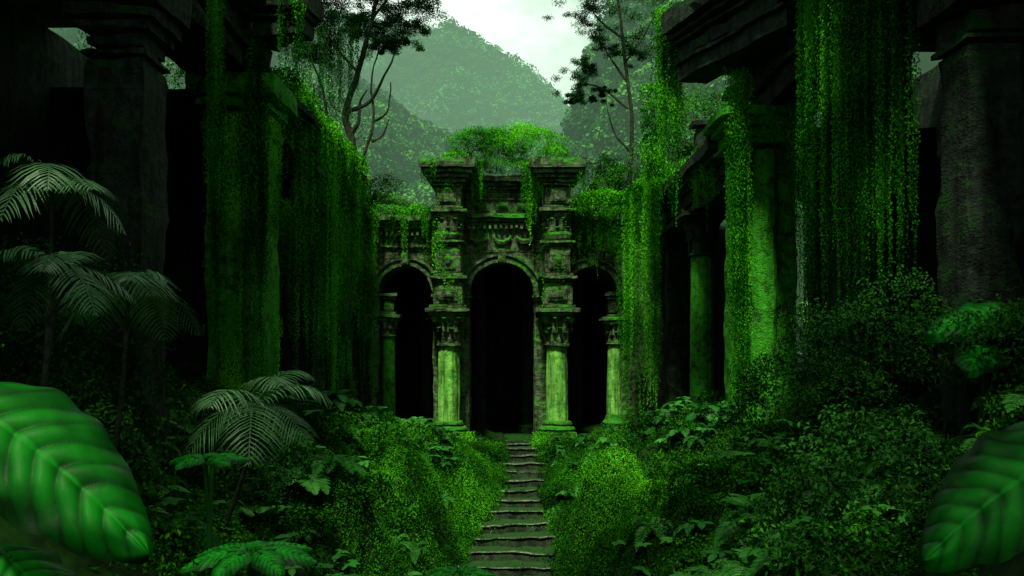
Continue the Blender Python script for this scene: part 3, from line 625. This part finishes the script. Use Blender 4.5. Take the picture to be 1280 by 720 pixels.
hill(95,200,[(-110,95),(-58,79),(-40,69),(-31,62),(-22,56),(-8,49),(12,42),(40,40),(90,40)],3,5200,1.25,2,34,40,-90,45)
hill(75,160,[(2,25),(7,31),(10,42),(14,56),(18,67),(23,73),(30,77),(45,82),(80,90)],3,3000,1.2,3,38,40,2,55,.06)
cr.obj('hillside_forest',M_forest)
# ------------------------------------------------------------------ mist (thin valley haze; its own emission stands in for scattered light)
m,nt,nd,lk=newmat('mist')
va=N(nt,'ShaderNodeVolumeAbsorption');va.inputs['Color'].default_value=(0,0,0,1);va.inputs['Density'].default_value=.0020
em=N(nt,'ShaderNodeEmission');em.inputs['Color'].default_value=(.52,1,.62,1);em.inputs['Strength'].default_value=.0020*.48
ad=N(nt,'ShaderNodeAddShader');lk.new(va.outputs[0],ad.inputs[0]);lk.new(em.outputs[0],ad.inputs[1])
o=N(nt,'ShaderNodeOutputMaterial');lk.new(ad.outputs[0],o.inputs['Volume'])
c=[(x,y,z) for x in(-420,420) for y in(36,520) for z in(-3,170)]
mesh_obj('valley_mist',c,[(0,1,3,2),(4,6,7,5),(0,4,5,1),(2,3,7,6),(0,2,6,4),(1,5,7,3)],None,m)
# ------------------------------------------------------------------ world, sun, camera
w=bpy.data.worlds.new('World');S.world=w;w.use_nodes=True;nt=w.node_tree;nt.nodes.clear()
sky=N(nt,'ShaderNodeTexSky',sky_type='NISHITA');sky.sun_disc=False;sky.sun_elevation=math.radians(63);sky.sun_rotation=math.radians(195)
tc=N(nt,'ShaderNodeTexCoord');mp=N(nt,'ShaderNodeMapping');mp.inputs['Scale'].default_value=(1,1,1.8);nt.links.new(tc.outputs['Generated'],mp.inputs[0])
nz=noise(nt,mp.outputs[0],3.6,5,.6)
rp=ramp(nt,[(.35,(5.0,6.6,5.3)),(.65,(15.5,17,15.2))]);nt.links.new(nz.outputs[0],rp.inputs[0])
dt=N(nt,'ShaderNodeVectorMath',operation='DOT_PRODUCT');nt.links.new(tc.outputs['Generated'],dt.inputs[0]);dt.inputs[1].default_value=(.02,.92,.39)
gl=ramp(nt,[(.86,(0.5,.5,.5)),(.95,(.95,.95,.95)),(1.0,(1.9,1.9,1.9))]);nt.links.new(dt.outputs['Value'],gl.inputs[0])
cl=mixc(nt,1,rp.outputs[0],gl.outputs[0],'MULTIPLY')
col=mixc(nt,.88,mixc(nt,1,sky.outputs[0],(.6,1,.7),'MULTIPLY'),cl)
bg=N(nt,'ShaderNodeBackground');bg.inputs[1].default_value=.1;nt.links.new(col,bg.inputs[0]);wo=N(nt,'ShaderNodeOutputWorld');nt.links.new(bg.outputs[0],wo.inputs[0])
sd=bpy.data.lights.new('sun','SUN');sd.energy=5.0;sd.angle=math.radians(6);sd.color=(.88,1,.66)
so=bpy.data.objects.new('sun',sd);S.collection.objects.link(so)
from mathutils import Vector
d=Vector((-.12,-.46,.88));so.rotation_euler=d.to_track_quat('Z','Y').to_euler()
cd=bpy.data.cameras.new('camera');cd.lens=28.125;cd.sensor_width=36;cd.shift_y=70/1280;cd.clip_end=5000;cd.clip_start=.05
co=bpy.data.objects.new('camera',cd);S.collection.objects.link(co);co.location=(0,0,3.1);co.rotation_euler=(math.radians(90),0,0);S.camera=co
S.view_settings.view_transform='Standard';S.view_settings.look='None';S.view_settings.exposure=0
